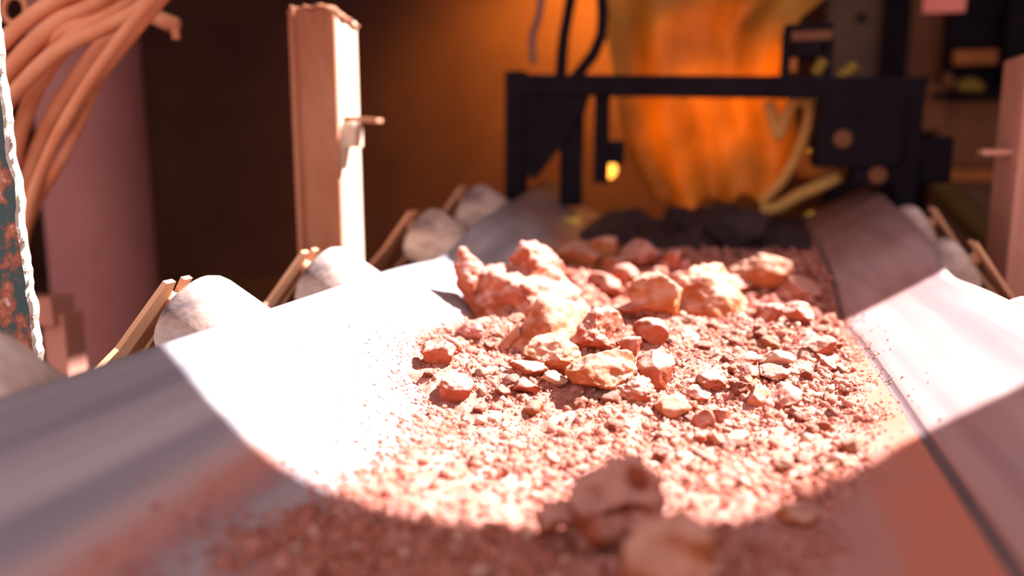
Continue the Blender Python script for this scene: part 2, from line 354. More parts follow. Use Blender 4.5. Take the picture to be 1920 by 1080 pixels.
# ------------------------------------------------------------------ idlers
TH = math.atan(.60); RR = .205
def idler(Y, label):
    zo = float(zoff(Y)); root = empty('troughing_idler', (XC, Y, -1.61+zo), label, 'idler', 'troughing idlers under the belt')
    # crossbar resting on the stringers
    part('cross_bar', bbox(box(XC-XS-.12, XC+XS+.12, Y-.09, Y+.09, -1.61+zo, -1.47+zo)), STEELD, root)
    part('centre_roller', lathe((XC-.55, Y, -1.0-.05-RR+zo), (1, 0, 0), [(0, .17), (.02, RR-.01), (.04, RR), (1.06, RR), (1.08, RR-.01), (1.10, .17)]), PALEPAINT, root, True)
    for s in (-1, 1):
        ax = np.array([s*math.cos(TH), 0, math.sin(TH)]); nr = np.array([-s*math.sin(TH), 0, math.cos(TH)])
        edge = np.array([XC+s*HB, Y, float(zb(XC+s*HB))+zo-.045])
        end = edge-nr*RR+ax*(.37 if s < 0 else .15); st_ = edge-nr*RR-ax*.56; Lr = np.linalg.norm(end-st_)
        r = part('wing_roller', lathe(st_, ax, [(0, .15), (.01, RR-.012), (.03, RR), (Lr-.085, RR), (Lr-.05, RR-.006), (Lr-.022, RR-.024), (Lr-.006, RR-.05), (Lr, RR-.075)], 44), PALEPAINT, root, True)
        part('shaft', lathe(end-ax*.02, ax, [(0, .04), (.10, .04), (.105, .032)], 16), BRACKET, r, True)
        # forked bracket plate: stands across the roller axis, outside its end
        c = end+ax*.065
        def q(a, t): return c+np.array([0, a, 0])+nr*t
        poly = [q(-.66, -.74), q(-.10, -.74), q(-.06, -.50), q(-.01, -.24), q(.075, .10), q(.024, .10), q(.022, -.03), q(-.022, -.03), q(-.03, .10), q(-.085, .10), q(-.20, -.20), q(-.40, -.44), q(-.50, -.52)]
        part('bracket', prism(poly, ax*.022), BRACKET, root)
        foot = c-nr*.74
        part('bracket_foot', obox((foot[0], Y-.30, (foot[2]-1.54+zo)/2), (1, 0, 0), (0, 1, 0), (0, 0, 1), .05, .40, abs(foot[2]+1.54-zo)/2+.07), STEELD, root)
        for dy in (-.14, .03):
            part('bolt', lathe(np.array([foot[0]+s*.05, Y+dy, foot[2]-.05]), (s, 0, 0), [(0, .03), (.03, .03)], 6), STEELD, root)
    return root
names = ['nearest idler, its blurred pale roller cut off by the left edge', 'idler with the sharp pale roller and ochre bracket left of the belt', 'idler whose sunlit pale roller hides the foot of the tall left post', 'idler with pinkish shaded roller just behind the big red boulder', 'dim blurred idler beyond the shaded pinkish roller']
for Y, lb in zip(YI[1:], names): idler(Y, lb)

# ------------------------------------------------------------------ posts and left-hand things
def wobble(vf, a, sc_, seed):
    v = np.asarray(vf[0], float); n = np.stack([fbm(v*sc_+k*9.1, seed+k, 3) for k in range(3)], -1); return v+n*a, vf[1]
def chan_post(x0, x1, y, yb, ztop, zbot, t=.03):
    """rectangular hollow post, open at its top"""
    return [('front_plate', box(x0, x1, y, y+t, zbot, ztop)), ('side_plate', box(x1-t, x1, y+t, yb, zbot, ztop-.035)),
            ('side_plate', box(x0, x0+t, y+t, yb, zbot, ztop)), ('back_plate', box(x0+t, x1-t, yb-t, yb, zbot, ztop-.06))]
lp = empty('steel_post', (-2.48, 4.7, ZF), 'tall sunlit cream and rust steel post rising behind the left rollers', 'post')
for i, (nm, vf) in enumerate(chan_post(-2.66, -2.37, 4.55, 4.86, .87, ZF)):
    part(nm, bbox(vf, .006), POSTLIT if nm == 'side_plate' else POSTM, lp)
part('edge_lip', bbox(box(-2.665, -2.625, 4.52, 4.55, ZF, .87), .006), POSTM, lp)
part('weld_bead', wobble(tube([(-2.66, 4.55, .875), (-2.6, 4.56, .865), (-2.5, 4.55, .88), (-2.38, 4.56, .86), (-2.37, 4.7, .83), (-2.37, 4.84, .80)], .018, 8, 6), .012, 20, 5), POSTM, lp)
part('tab', wobble(bbox(obox((-2.27, 4.68, .215), (1, 0, -.07), (0, 1, 0), (.07, 0, 1), .125, .05, .016), .006), .004, 18, 2), POSTM, lp)
part('clip_block', bbox(box(-2.375, -2.28, 4.60, 4.72, .045, .195), .01), POSTLIT, lp)
rp = empty('steel_post', (1.95, 6.2, ZF), 'pinkish rusty steel post cut off by the right edge of the photo', 'post')
for nm, vf in chan_post(1.77, 2.14, 6.0, 6.45, .64, ZF): part(nm, bbox(vf, .006), PINKP, rp)
part('edge_lip', bbox(box(1.77, 1.815, 5.96, 6.0, ZF, .61), .006), PINKP, rp)
part('tab', wobble(bbox(box(1.59, 1.77, 6.06, 6.2, .0, .035), .005), .004, 15, 3), PINKP, rp)

# chipped green plate, close on the left
gp = empty('chipped_steel_plate', (-2.95, 2.62, ZF), 'upright steel plate with chipped dark green paint at the left edge', 'plate')
zs = np.linspace(ZF, 1.1, 150); vv, ff = [], []
jx = fbm(np.stack([zs*7, zs*0, zs*0], -1), 21, 5, .6)*.010
for k, z in enumerate(zs):
    x = -2.787-.03*(z+.6)-jx[k]
    for p in ((-3.30, 2.60), (x-.010, 2.60), (x-.010, 2.63), (-3.30, 2.63)): vv.append((p[0], p[1], z))
for k in range(len(zs)-1):
    for q in range(4): ff.append((k*4+q, k*4+(q+1) % 4, k*4+4+(q+1) % 4, k*4+4+q))
ff += [(3, 2, 1, 0), tuple(range(len(vv)-4, len(vv)))]
part('plate', (np.array(vv), ff), GREENP, gp)
vv, ff = [], []
jx2 = fbm(np.stack([zs*22, zs*0+5, zs*0], -1), 33, 4, .6)*.010; jw = fbm(np.stack([zs*5, zs*0+2, zs*0], -1), 40, 4, .6)*.010
for k, z in enumerate(zs):
    x = -2.787-.03*(z+.6)-jx[k]
    for p in ((x-.010+jw[k]*.6, 2.594), (x+jx2[k], 2.60), (x+jx2[k]*.6, 2.634), (x-.010, 2.632)): vv.append((p[0], p[1], z))
for k in range(len(zs)-1):
    for q in range(4): ff.append((k*4+q, k*4+(q+1) % 4, k*4+4+(q+1) % 4, k*4+4+q))
ff += [(3, 2, 1, 0), tuple(range(len(vv)-4, len(vv)))]
part('raw_edge', (np.array(vv), ff), RAWEDGE, gp)
for k in range(16):     # curled flakes of paint along the edge
    z = random.uniform(-.75, .5); s = random.uniform(.012, .024); c = np.array([-2.787-.03*(z+.6), 2.60, z])
    part('paint_flake', (c+np.array([(0, 0, -s), (s*1.0, -.004, -s*.1), (s*.5, .004, s), (-.01, .002, s*.5), (.0, .02, 0)]), [(0, 1, 2, 3), (0, 4, 1), (1, 4, 2), (2, 4, 3), (3, 4, 0)]), RAWEDGE, gp)

# mauve column with a bracket and a peg
cl = empty('steel_column', (-5.4, 5.9, ZF), 'broad dusty mauve column behind the hanging cables', 'column')
part('shaft', lathe((-5.44, 5.9, ZF), (0, 0, 1), [(0, .50), (.06, .50), (.08, .44), (ROOF-ZF, .42)], 40), COLM, cl, True)
pg0, pg1 = at(235, 20, 4.7), at(328, 47, 4.55)
part('peg', tube([np.array([-5.3, 5.75, pg0[2]+.0]), pg0, pg1], .052, 12, 4), CABLE, cl, True)
part('peg_tip', tube([pg1+np.array([-.02, 0, .03]), pg1+np.array([0, 0, -.04]), pg1+np.array([.0, 0, -.09])], .026, 8, 3), CABLE, cl, True)
ab = empty('angle_bracket', (-4.3, 4.3, ZF), 'pale L-shaped steel stand in front of the mauve column', 'stand')
a0, a1 = at(40, 600, 4.3), at(135, 575, 4.3)
part('top_bar', bbox(obox((a0+a1)/2-np.array([.45, 0, 0]), (1, 0, .06), (0, 1, 0), (-.06, 0, 1), .60, .10, .095), .012), PINKP, ab)
part('leg', bbox(box(a1[0]-.21, a1[0]-.03, 4.25, 4.42, ZF, a1[2]-.05), .01), PINKP, ab)
part('leg', bbox(box(a1[0]-1.1, a1[0]-.95, 4.25, 4.42, ZF, a1[2]-.11), .01), PINKP, ab)

# cables, draped down from the right over the peg
cab = [([(470,-330),(385,-120),(300,-5),(235,75),(165,165),(105,255),(65,345),(38,440),(25,560)], 4.15, .036),
       ([(450,-330),(350,-120),(262,10),(190,90),(120,185),(70,280),(35,380),(15,500)], 4.05, .040),
       ([(430,-330),(330,-110),(240,0),(150,60),(85,135),(45,225),(20,330),(0,450)], 3.95, .036),
       ([(400,-330),(290,-110),(200,-10),(110,40),(40,105),(-20,190),(-60,320)], 3.90, .040),
       ([(370,-330),(260,-120),(160,-30),(75,20),(10,75),(-50,150),(-90,280)], 3.85, .036),
       ([(460,-330),(370,-110),(280,5),(200,50),(115,90),(50,150),(0,215),(-40,320)], 3.80, .034),
       ([(480,-330),(395,-110),(312,-10),(250,55),(190,140),(150,230),(110,310),(70,380),(45,450),(35,560)], 4.25, .026),
       ([(440,-330),(340,-120),(250,-10),(170,30),(90,80),(30,150),(-10,240),(-40,350)], 4.0, .034),
       ([(465,-330),(375,-120),(288,-8),(215,85),(150,180),(95,280),(55,390),(30,520)], 3.75, .024)]
words = ['outermost thick dusty cable curving down over the column', 'second thick orange cable inside the outermost one', 'orange cable crossing the dark gap in the bundle', 'thick cable sweeping flat towards the left edge', 'highest cable of the bundle at the top left corner', 'cable bending through the middle of the bundle', 'thin pale cable hanging lowest against the mauve column', 'orange cable under the highest one in the bundle', 'thin front cable lying across the bundle']
for (pp, d, r), w in zip(cab, words):
    P = [at(x, y, d+.06*math.sin(i*1.7+d*9)) for i, (x, y) in enumerate(pp)]
    P[0] = np.array([P[0][0], P[0][1], P[0][2]])
    P = [np.array([P[0][0]+.4, P[0][1]+.3, ROOF])]+P
    tag(part('cable', tube(P, r*1.25, 10, 7), CABLE, None, True), w, 'cable', 'dusty cables hanging at top left')
def ring(px, py, y, R, r): 
    c = at(px, py, y); return tube([c+RT*R*math.cos(a)+UP*R*1.2*math.sin(a) for a in np.linspace(0, 2*math.pi*1.04, 15)], r, 8, 4)
tag(part('wire_loop', ring(215, 60, 4.25, .085, .018), CABLE, None, True), 'small dark wire loop hanging under the orange peg', 'wire')
tag(part('wire_loop', ring(28, 18, 4.4, .075, .02), CABLE, None, True), 'coiled wire loop in the top left corner', 'wire')

# ------------------------------------------------------------------ gantry, curtain and lamp over the far belt
ga = empty('gantry', (XC, 7, ZF), 'black steel gantry straddling the far belt in front of the orange sheet', 'gantry')
gl = at(975, 150, 7.0); gr_ = at(1710, 170, 7.0)
part('cross_beam', bbox(obox((np.array([-1.86, 7, .60])+np.array([1.32, 7, .51]))/2, (1, 0, -.032), (0, 1, 0), (.032, 0, 1), 1.66, .09, .085), .01), BEAMD, ga)
part('upright', bbox(box(-1.98, -1.81, 6.92, 7.1, ZF, .72), .01), BEAMD, ga)
part('upright', bbox(box(1.22, 1.38, 6.92, 7.1, ZF, .56), .01), BEAMD, ga)
part('gusset', prism([(-1.90, 6.95, .66), (-1.20, 6.95, .64), (-1.28, 6.95, .35), (-1.50, 6.95, .05), (-1.72, 6.95, -.22), (-1.90, 6.95, -.1)], (0, .06, 0)), BEAMD, ga)
part('brace', bbox(obox((-1.40, 7.05, .0), (1, 0, 0), (0, 1, 0), (0, 0, 1), .10, .05, .45), .01), BEAMD, ga)
part('hanger', bbox(box(-1.20, -1.08, 7.02, 7.14, -.25, .60), .01), BEAMD, ga)
part('hanger', bbox(box(-1.10, -.94, 7.05, 7.12, -.08, .12), .01), BEAMD, ga)
part('drive_box', bbox(box(.62, 1.24, 6.85, 7.5, -.10, .47), .03), BEAMD, ga)
part('drive_box', bbox(box(.90, 1.24, 6.9, 7.2, -.24, -.06), .03), BEAMD, ga)
part('side_box', bbox(box(1.38, 1.62, 6.95, 7.3, -.22, .14), .02), BEAMD, ga)
part('dial', lathe((.80, 6.85, .12), (0, -1, 0), [(0, .07), (.03, .07), (.04, .06)], 20), BROWNP, ga)
part('dial', lathe((1.08, 6.90, -.16), (0, -1, 0), [(0, .07), (.03, .07), (.04, .06)], 20), BROWNP, ga)
part('strut', tube([(-1.50, 7.0, .62), (-1.47, 7.0, 1.0), (-1.40, 7.05, 1.6), (-1.38, 7.05, 3.2), (-1.38, 7.05, ROOF)], .05, 8, 3), BEAMD, ga)
part('strut', tube([(-1.40, 7.02, .62), (-1.15, 7.02, 1.0), (-1.18, 7.05, 1.7), (-1.18, 7.05, 3.2), (-1.18, 7.05, ROOF)], .05, 8, 3), BEAMD, ga)
sp_ = [at(1000, 118, 6.9), at(998, 70, 6.9), at(1012, 20, 6.9), at(1020, -80, 6.9), at(1030, -200, 6.9)]; sp_.append(np.array([sp_[-1][0], 6.9, ROOF]))
part('strap', tube(sp_, .035, 8, 5), STEELD, ga)

# hanging plastic sheet
def sheet():
    n, m = 60, 60; v, f = [], []
    for j in range(m+1):
        t = j/m; py = -160+t*560
        xl = np.interp(py, [-160, 0, 100, 200, 330, 400], [1100, 1118, 1138, 1152, 1180, 1215]); xr = np.interp(py, [-160, 0, 60, 150, 230, 330, 400], [1600, 1565, 1500, 1475, 1490, 1500, 1470])
        for i in range(n+1):
            s = i/n; px = xl+(xr-xl)*s
            bot = 390+12*math.sin(s*9)+9*math.sin(s*23+1)-60*abs(s-.42)**1.6*2.2
            p2 = -160+t*(bot+160)
            p = at(px, p2, 7.7); p[1] += .10*math.sin(s*11+t*2.0)+.06*math.sin(s*23-t*3)+.05*math.sin(t*14+s*5)+.35*(s-.5)**2
            v.append(p)
    k = n+1
    for j in range(m):
        for i in range(n): f.append((j*k+i, (j+1)*k+i, (j+1)*k+i+1, j*k+i+1))
    return np.array(v), f
cu = part('plastic_sheet', sheet(), CURTAIN, None, True)
so_ = cu.modifiers.new('thickness', 'SOLIDIFY'); so_.thickness = .006
tag(cu, 'creased orange plastic sheet hanging over the far end of the belt', 'sheet')
ra, rb = at(1085, -160, 7.78), at(1615, -160, 7.78); zr = max(ra[2], rb[2])-.02
hr = empty('hanging_rail', (XC, 7.78, zr), 'steel rail above the photo carrying the orange plastic sheet', 'rail')
part('rail', tube([(ra[0], 7.78, zr), (rb[0], 7.78, zr)], .05, 10, 2), BEAMD, hr, True)
for x in (ra[0]+.15, rb[0]-.15): part('suspension_cord', tube([(x, 7.78, zr), (x, 7.78, ROOF)], .018, 6, 2), BEAMD, hr)
hs = part('hose', tube([at(x, y, 7.35) for x, y in ((1440,190),(1460,255),(1475,215),(1500,185),(1518,200),(1510,250),(1490,300),(1460,345),(1425,380))], .05, 10, 6), mat_mix('orange_hose', [(.55,.24,.05), (.70,.34,.09)], 5, .6), None, True)
tag(hs, 'looped orange hose hanging right of the plastic sheet', 'hose')
hs = part('hose', tube([at(x, y, 7.15) for x, y in ((1425,392),(1455,390),(1500,365),(1545,345),(1575,330))], .055, 10, 6), mat_mix('olive_hose', [(.40,.22,.06), (.52,.28,.08)], 5, .6), None, True)
tag(hs, 'straight olive hose slanting up from the belt to the drive', 'hose')
tag(part('cloth_bundle', wobble(lathe(at(1540, 315, 7.7), (0, 0, 1), [(-.12, .10), (-.1, .17), (.0, .22), (.10, .19), (.17, .10), (.19, .02)], 24), .05, 4, 6), mat_mix('orange_cloth', [(.50,.18,.03), (.70,.27,.06)], 4, .8), None, True), 'crumpled orange cloth bundle under the dark drive box', 'cloth')
cbp = at(1540, 315, 7.7); part('tie', tube([cbp+np.array([0, 0, .12]), np.array([cbp[0], 7.45, .40])], .02, 6, 2), OLIVE, bpy.data.objects['cloth_bundle'])

def lamp(name, p, r, col, emit, power, label, aim=None, cone=29):
    root = empty(name, p, label, 'lamp')
    part('bulb', lathe(np.asarray(p)-np.array([0, 0, r]), (0, 0, 1), [(0, r*.25)]+[(r-r*math.cos(a), r*math.sin(a)) for a in np.linspace(.35, 2.8, 10)]+[(2*r, r*.25)], 20), glow_mat(name+'_glow', col, emit), root, True)
    part('lamp_cap', lathe(np.asarray(p)+np.array([0, 0, r*.92]), (0, 0, 1), [(0, r*.6), (r*.5, r*.6), (r*.8, r*.25)], 20), BEAMD, root, True)
    L = bpy.data.lights.new(name+'_light', 'SPOT' if aim else 'POINT'); L.energy = power; L.color = col; L.shadow_soft_size = r*U
    if aim:
        L.spot_size = math.radians(cone); L.spot_blend = .7
        dv = np.asarray(aim)-np.asarray(p); dv /= np.linalg.norm(dv)
        part('reflector', lathe(np.asarray(p)-dv*.22, dv, [(0, .06), (.10, .22), (.50, .42), (.52, .42), (.12, .18), (.03, .03)], 24), BEAMD, root, True)
    lo = bpy.data.objects.new(name+'_light', L); COL.objects.link(lo); lo.parent = root; lo.location = (0, -r*U*1.6, -r*U*.6)
    if aim: lo.location = dv*r*U*1.5; lo.rotation_euler = Vector(-dv).to_track_quat('Z', 'Y').to_euler()
    return root
lamp('work_lamp', at(1140, 318, 7.45), .085, (1.0, .42, .06), 3.0, .6, 'small glowing orange work lamp by the gantry leg')
def hang(name, x, y, z, power, col, label, aim=None, cone=29):
    root = lamp(name, (x, y, z), .16, col, 12, power, label, aim, cone)
    part('added_lamp_cord', tube([(x, y, z+.2), (x, y, (z+ROOF)/2), (x, y, ROOF)], .02, 6, 2), BEAMD, root)
hang('added_glow_lamp', -.6, 10.2, 2.6, 1150, (1.0, .80, .08), 'unseen amber lamp added above and behind the plastic sheet', (-.25, 7.7, .5), 33)  # added out of view to make the sheet glow from behind
hang('added_glow_lamp', -2.6, 13.6, 3.4, 520, (1.0, .46, .045), 'unseen amber lamp added near the back wall', (-3.2, 16, 1.6), 130)  # added out of view to give the back wall its warm glow

# ------------------------------------------------------------------ dim machinery at the right back
def pbox(name, x0, y0, x1, y1, Y, dep, mat, label, cat, bev=.02):
    a = at(x0, y0, Y); b = at(x1, y1, Y)
    o = part(name, bbox(box(min(a[0], b[0]), max(a[0], b[0]), Y, Y+dep, min(a[2], b[2]), max(a[2], b[2])), bev), mat); return tag(o, label, cat)
mc = empty('machine_cabinet', at(1625, 245, 12.0), 'dim grey machine cabinet with a dark post behind the gantry', 'machine')
def mp_(name, x0, y0, x1, y1, Y, dep, mat):
    Y *= 1.25; a = at(x0, y0, Y); b = at(x1, y1, Y); a[2] = max(a[2], ZF); b[2] = max(b[2], ZF); return part(name, bbox(box(min(a[0], b[0]), max(a[0], b[0]), Y, Y+dep, min(a[2], b[2]), max(a[2], b[2])), .015), mat, mc)
mp_('panel', 1562, -120, 1675, 235, 9.6, .6, GREYP); mp_('post', 1670, -120, 1700, 150, 9.4, .15, BEAMD); mp_('panel', 1702, -120, 1790, 190, 9.6, .6, BROWNP)
mp_('base', 1560, 235, 1800, 700, 9.6, .8, BEAMD); mp_('latch', 1607, 25, 1625, 40, 9.55, .06, BEAMD)
stn = empty('stool', at(1515, 165, 7.25), 'small dark stool-like frame standing on the gantry beam', 'stool')
def sp2(name, x0, y0, x1, y1, mat):
    a = at(x0, y0, 7.1); b = at(x1, y1, 7.1); part(name, bbox(box(min(a[0], b[0]), max(a[0], b[0]), 6.98, 7.25, min(a[2], b[2]), max(a[2], b[2])), .008), mat, stn)
sp2('seat', 1470, 50, 1560, 62, BEAMD); sp2('cushion', 1478, 60, 1556, 78, BROWNP); sp2('leg', 1468, 60, 1480, 150, BEAMD); sp2('leg', 1545, 76, 1556, 160, BEAMD); sp2('shelf', 1490, 80, 1535, 108, BEAMD); sp2('knob', 1474, 112, 1492, 138, ORANGEP)
for p0, p1, w in (((1528,140),(1545,112),'short ochre rod leaning beside the stool'), ((1570,148),(1605,122),'longer ochre rod lying slanted right of the stool')):
    tag(part('rod', tube([at(*p0, 6.97), at(*p1, 6.97)], .045, 10, 2), OLIVE, None, True), w, 'rod')
tag(pbox('pink_sign', 1735, -40, 1810, 22, 8.6, .05, PINKSIGN, 'plain pink sign hanging at the top right', 'sign', .01))
cc = at(1770, -40, 8.6); part('chain', tube([(cc[0], 8.62, cc[2]-.05), (cc[0], 8.62, ROOF)], .02, 6, 2), BEAMD, bpy.data.objects['pink_sign'])
rk = empty('storage_rack', at(1860, 560, 11.25), 'dim brown rack with an orange rail at the far right', 'rack')
def rk_(name, x0, y0, x1, y1, Y, dep, mat):
    Y *= 1.25; a = at(x0, y0, Y); b = at(x1, y1, Y); a[2] = max(a[2], ZF); b[2] = max(b[2], ZF); part(name, bbox(box(min(a[0], b[0]), max(a[0], b[0]), Y, Y+dep, min(a[2], b[2]), max(a[2], b[2])), .015), mat, rk)
rk_('back_panel', 1790, -100, 2100, 170, 9.3, .2, BEAMD); rk_('rail', 1790, 95, 1870, 120, 9.1, .12, ORANGEP); rk_('panel', 1760, 190, 1905, 312, 9.0, .3, BROWNP); rk_('rail', 1748, 316, 1890, 342, 8.9, .15, ORANGEP); rk_('lower_panel', 1748, 342, 2100, 700, 9.0, .3, FLOORM); rk_('post', 1905, -100, 1935, 700, 9.0, .2, BEAMD); rk_('shelf', 1752, 172, 1905, 180, 8.75, .6, BEAMD); rk_('panel', 1720, 160, 1770, 245, 8.9, .2, BROWNP)
for (x, y, rx, rz, w) in ((1820, 160, .14, .07, 'pale yellow rag lying on the dim rack'), (1778, 152, .07, .08, 'small brown lump beside the yellow rag')):
    c = at(x, y, 11.1); rx *= 1.25; rz *= 1.25
    tag(part('rag', wobble(lathe(c-np.array([0, 0, rz]), (0, 0, 1), [(0, rx*.6), (rz*.5, rx), (rz, rx*.95), (rz*1.6, rx*.6), (rz*2, rx*.1)], 20), .03, 7, 8), OLIVE if rx > .13 else BROWNP, None, True), w, 'rag')
tag(part('floor_hose', tube([at(x, y, Y) for x, y, Y in ((1760,350,10.8),(1800,390,10.6),(1840,430,10.4),(1868,475,10.2),(1880,540,10.1))], .16, 10, 6), mat_mix('dim_olive_hose', [(.07,.04,.008), (.11,.06,.012)], 5, .8), None, True), 'thick olive hose running down the rack at the right', 'hose')

# ------------------------------------------------------------------ the load: bed of red earth
def bed_mesh():
    xs = np.arange(-1.5, .82, .012); ys = np.concatenate([np.arange(-1.2, 1.2, .05), np.arange(1.2, 5.2, .012), np.arange(5.2, 7.5, .04)])
    X, Y = np.meshgrid(xs, ys); t = bed_t(X, Y)
    P = np.stack([X.ravel()*26, Y.ravel()*26, X.ravel()*0], -1)
    t = t+np.where(t > 0, 1, .3)*fbm(P, 51, 3, .6).reshape(X.shape)*.010
    Z = belt(X, Y)+np.maximum(t, -.012); keep = t > -.004
    v = np.stack([X, Y, Z], -1).reshape(-1, 3); nx = len(xs); ny = len(ys)
    K = keep[:-1, :-1] | keep[1:, :-1] | keep[:-1, 1:] | keep[1:, 1:]
    j, i = np.nonzero(K); a = j*nx+i; f = np.stack([a, a+1, a+nx+1, a+nx], -1)
    u, inv = np.unique(f.ravel(), return_inverse=True)
    return v[u], inv.reshape(-1, 4)
def fast_mesh(name, v, f, mat):
    k = f.shape[1]; me = bpy.data.meshes.new(name); me.vertices.add(len(v)); me.vertices.foreach_set('co', np.asarray(v, np.float32).ravel())
    me.loops.add(f.size); me.loops.foreach_set('vertex_index', f.ravel().astype(np.int32))
    me.polygons.add(len(f)); me.polygons.foreach_set('loop_start', np.arange(0, f.size, k, dtype=np.int32)); me.polygons.foreach_set('loop_total', np.full(len(f), k, np.int32))
    me.update(calc_edges=True); me.validate(); me.materials.append(mat); return me
v, f = bed_mesh(); org = np.array([XC*U, 2*U, W([0, 0, -1])[2]])
eb = obj('earth_bed', fast_mesh('earth_bed', W(v)-org, f, EARTH)); eb.location = org
tag(eb, 'bed of loose red earth spread along the middle of the belt', 'earth', kind='stuff')

EARTH_SHADE = mat_mix('shade_dark_earth', [(.020,.010,.014), (.045,.020,.022)], 12, .8, .5, bscale=60)  # deep shade at the far end put into this earth and rock colour
def shade_bed():
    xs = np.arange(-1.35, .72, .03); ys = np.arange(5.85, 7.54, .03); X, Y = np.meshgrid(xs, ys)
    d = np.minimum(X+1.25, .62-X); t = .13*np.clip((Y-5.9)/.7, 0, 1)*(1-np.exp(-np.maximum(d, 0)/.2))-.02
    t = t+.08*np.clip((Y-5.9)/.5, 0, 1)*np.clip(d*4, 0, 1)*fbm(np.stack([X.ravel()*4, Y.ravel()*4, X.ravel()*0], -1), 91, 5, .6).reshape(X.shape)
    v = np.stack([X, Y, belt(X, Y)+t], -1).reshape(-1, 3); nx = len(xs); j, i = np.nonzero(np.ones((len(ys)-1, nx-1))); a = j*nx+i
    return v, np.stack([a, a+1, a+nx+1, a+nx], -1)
v, f = shade_bed(); db = obj('earth_bed', fast_mesh('earth_bed', W(v)-org, f, EARTH_SHADE)); db.location = org
tag(db, 'heap of earth coloured dark for shade far back under the orange sheet', 'earth', kind='stuff')
# fine gravel
def ico(sub):
    bm = bmesh.new(); bmesh.ops.create_icosphere(bm, subdivisions=sub, radius=1); bm.verts.index_update()
    v = np.array([tuple(q.co) for q in bm.verts]); f = np.array([[q.index for q in p.verts] for p in bm.faces]); bm.free(); return v, f
ICO1, ICO1F = ico(1)
def rot_rand(n):
    q = rng.normal(size=(n, 4)); q /= np.linalg.norm(q, axis=1)[:, None]; w, x, y, z = q.T
    return np.stack([1-2*(y*y+z*z), 2*(x*y-z*w), 2*(x*z+y*w), 2*(x*y+z*w), 1-2*(x*x+z*z), 2*(y*z-x*w), 2*(x*z-y*w), 2*(y*z+x*w), 1-2*(x*x+y*y)], -1).reshape(n, 3, 3)
def gravel(n, rmin, rmax, alpha, spread, y0, y1, name, label, mat, yw=1.0):
    X = rng.uniform(-1.6, .95, n*6); Y = y0+(y1-y0)*rng.uniform(0, 1, n*6)**yw
    d = bed_d(X, Y); pr = np.where(d > 0, 1.0, np.exp(d/np.where(X > 0, spread*.5, spread)))*np.where((Y > 1.8) & (Y < 2.35), .6, 1)
    cl_ = .55+.9*vnoise(np.stack([X*5, Y*5, X*0], -1), 77); pr = pr*np.clip(cl_, .12, 1)
    ok = np.nonzero(rng.uniform(size=n*6) < pr)[0][:n]; X, Y, d = X[ok], Y[ok], d[ok]; m = len(X)
    u = rng.uniform(size=m); r = (rmin**-alpha+u*(rmax**-alpha-rmin**-alpha))**(-1/alpha)
    r = np.where(d < 0, np.minimum(r, rmin*1.9), r)
    Z = belt(X, Y)+np.maximum(bed_t(X, Y), 0)+r*.25
    base = ICO1[None]*(1+rng.uniform(-.42, .38, (m, len(ICO1), 1)))*np.stack([np.ones(m), rng.uniform(.65, 1.1, m), rng.uniform(.55, .95, m)], -1)[:, None]
    v = np.einsum('nij,nkj->nki', rot_rand(m), base)*r[:, None, None]+np.stack([X, Y, Z], -1)[:, None]
    f = (ICO1F[None]+(np.arange(m)*len(ICO1))[:, None, None]).reshape(-1, 3)
    o = obj(name, fast_mesh(name, W(v.reshape(-1, 3))-org, f, mat)); o.location = org
    return tag(o, label, 'gravel', kind='stuff')
gravel(70000, .0034, .028, 2.5, .06, 1.3, 5.2, 'gravel', 'fine red gravel lying over the bed of earth', GRIT)
gravel(9000, .006, .026, 2.4, .05, .9, 2.6, 'gravel', 'blurred near gravel at the bottom of the photo', GRIT)
gravel(1500, .02, .06, 1.6, .03, 4.6, 6.3, 'gravel', 'blurred far gravel towards the orange sheet', GRIT)
gravel(900, .010, .032, 1.9, .03, 1.6, 4.6, 'gravel', 'pale pinkish grit scattered among the red gravel', ROCK_PALE)

# ------------------------------------------------------------------ rocks
def rock_shape(seed, sub=4, cuts=11, amp=.07, depth=(.62, .92), soft=.0):
    r = np.random.default_rng(seed); v, f = ico(sub)
    for k in range(cuts):
        n = r.normal(size=3); n /= np.linalg.norm(n); d = r.uniform(*depth); h = v@n-d
        v = v-np.maximum(h, 0)[:, None]*n*(1-soft)
    nn = v/np.linalg.norm(v, axis=1)[:, None]
    v = v+nn*(fbm(v*1.9+seed, seed, 6, .62)*amp)[:, None]-nn*(np.abs(fbm(v*4.5+seed, seed+5, 3, .6))*amp*.55)[:, None]
    lo, hi = v.min(0), v.max(0); return (v-(lo+hi)/2)/((hi-lo)/2), f
def finish(name, v, f, mat, loc):
    me = fast_mesh(name, v, f, mat); o = obj(name, me); o.location = loc; return o
def rock_at(px, py, w, h, seed, label, mat=ROCK, group=None, cat='rock', depth=1.0, sub=4, cuts=11, amp=.07, y=None, name='rock', cd=(.62, .92)):
    """px,py = middle of the foot of the rock, w,h = apparent size"""
    P = at_bed(px, py) if y is None else at(px, py, y)
    k = (P@FW)/F; hw = w*k/2; hh = h*k/2*1.06
    v, f = rock_shape(seed, 5 if w > 85 else sub, cuts, amp*1.15, (.45, .80)); a = YAW
    v = v*np.array([hw, hw*depth*.9, hh])
    c, s = math.cos(a), math.sin(a); v = v@np.array([[c, s, 0], [-s, c, 0], [0, 0, 1]])
    cen = P+np.array([-math.sin(YAW), math.cos(YAW), 0])*hw*depth*.55+np.array([0, 0, hh*.80])
    o = finish(name, v*U, f, mat, W(cen)); return tag(o, label, cat, group)
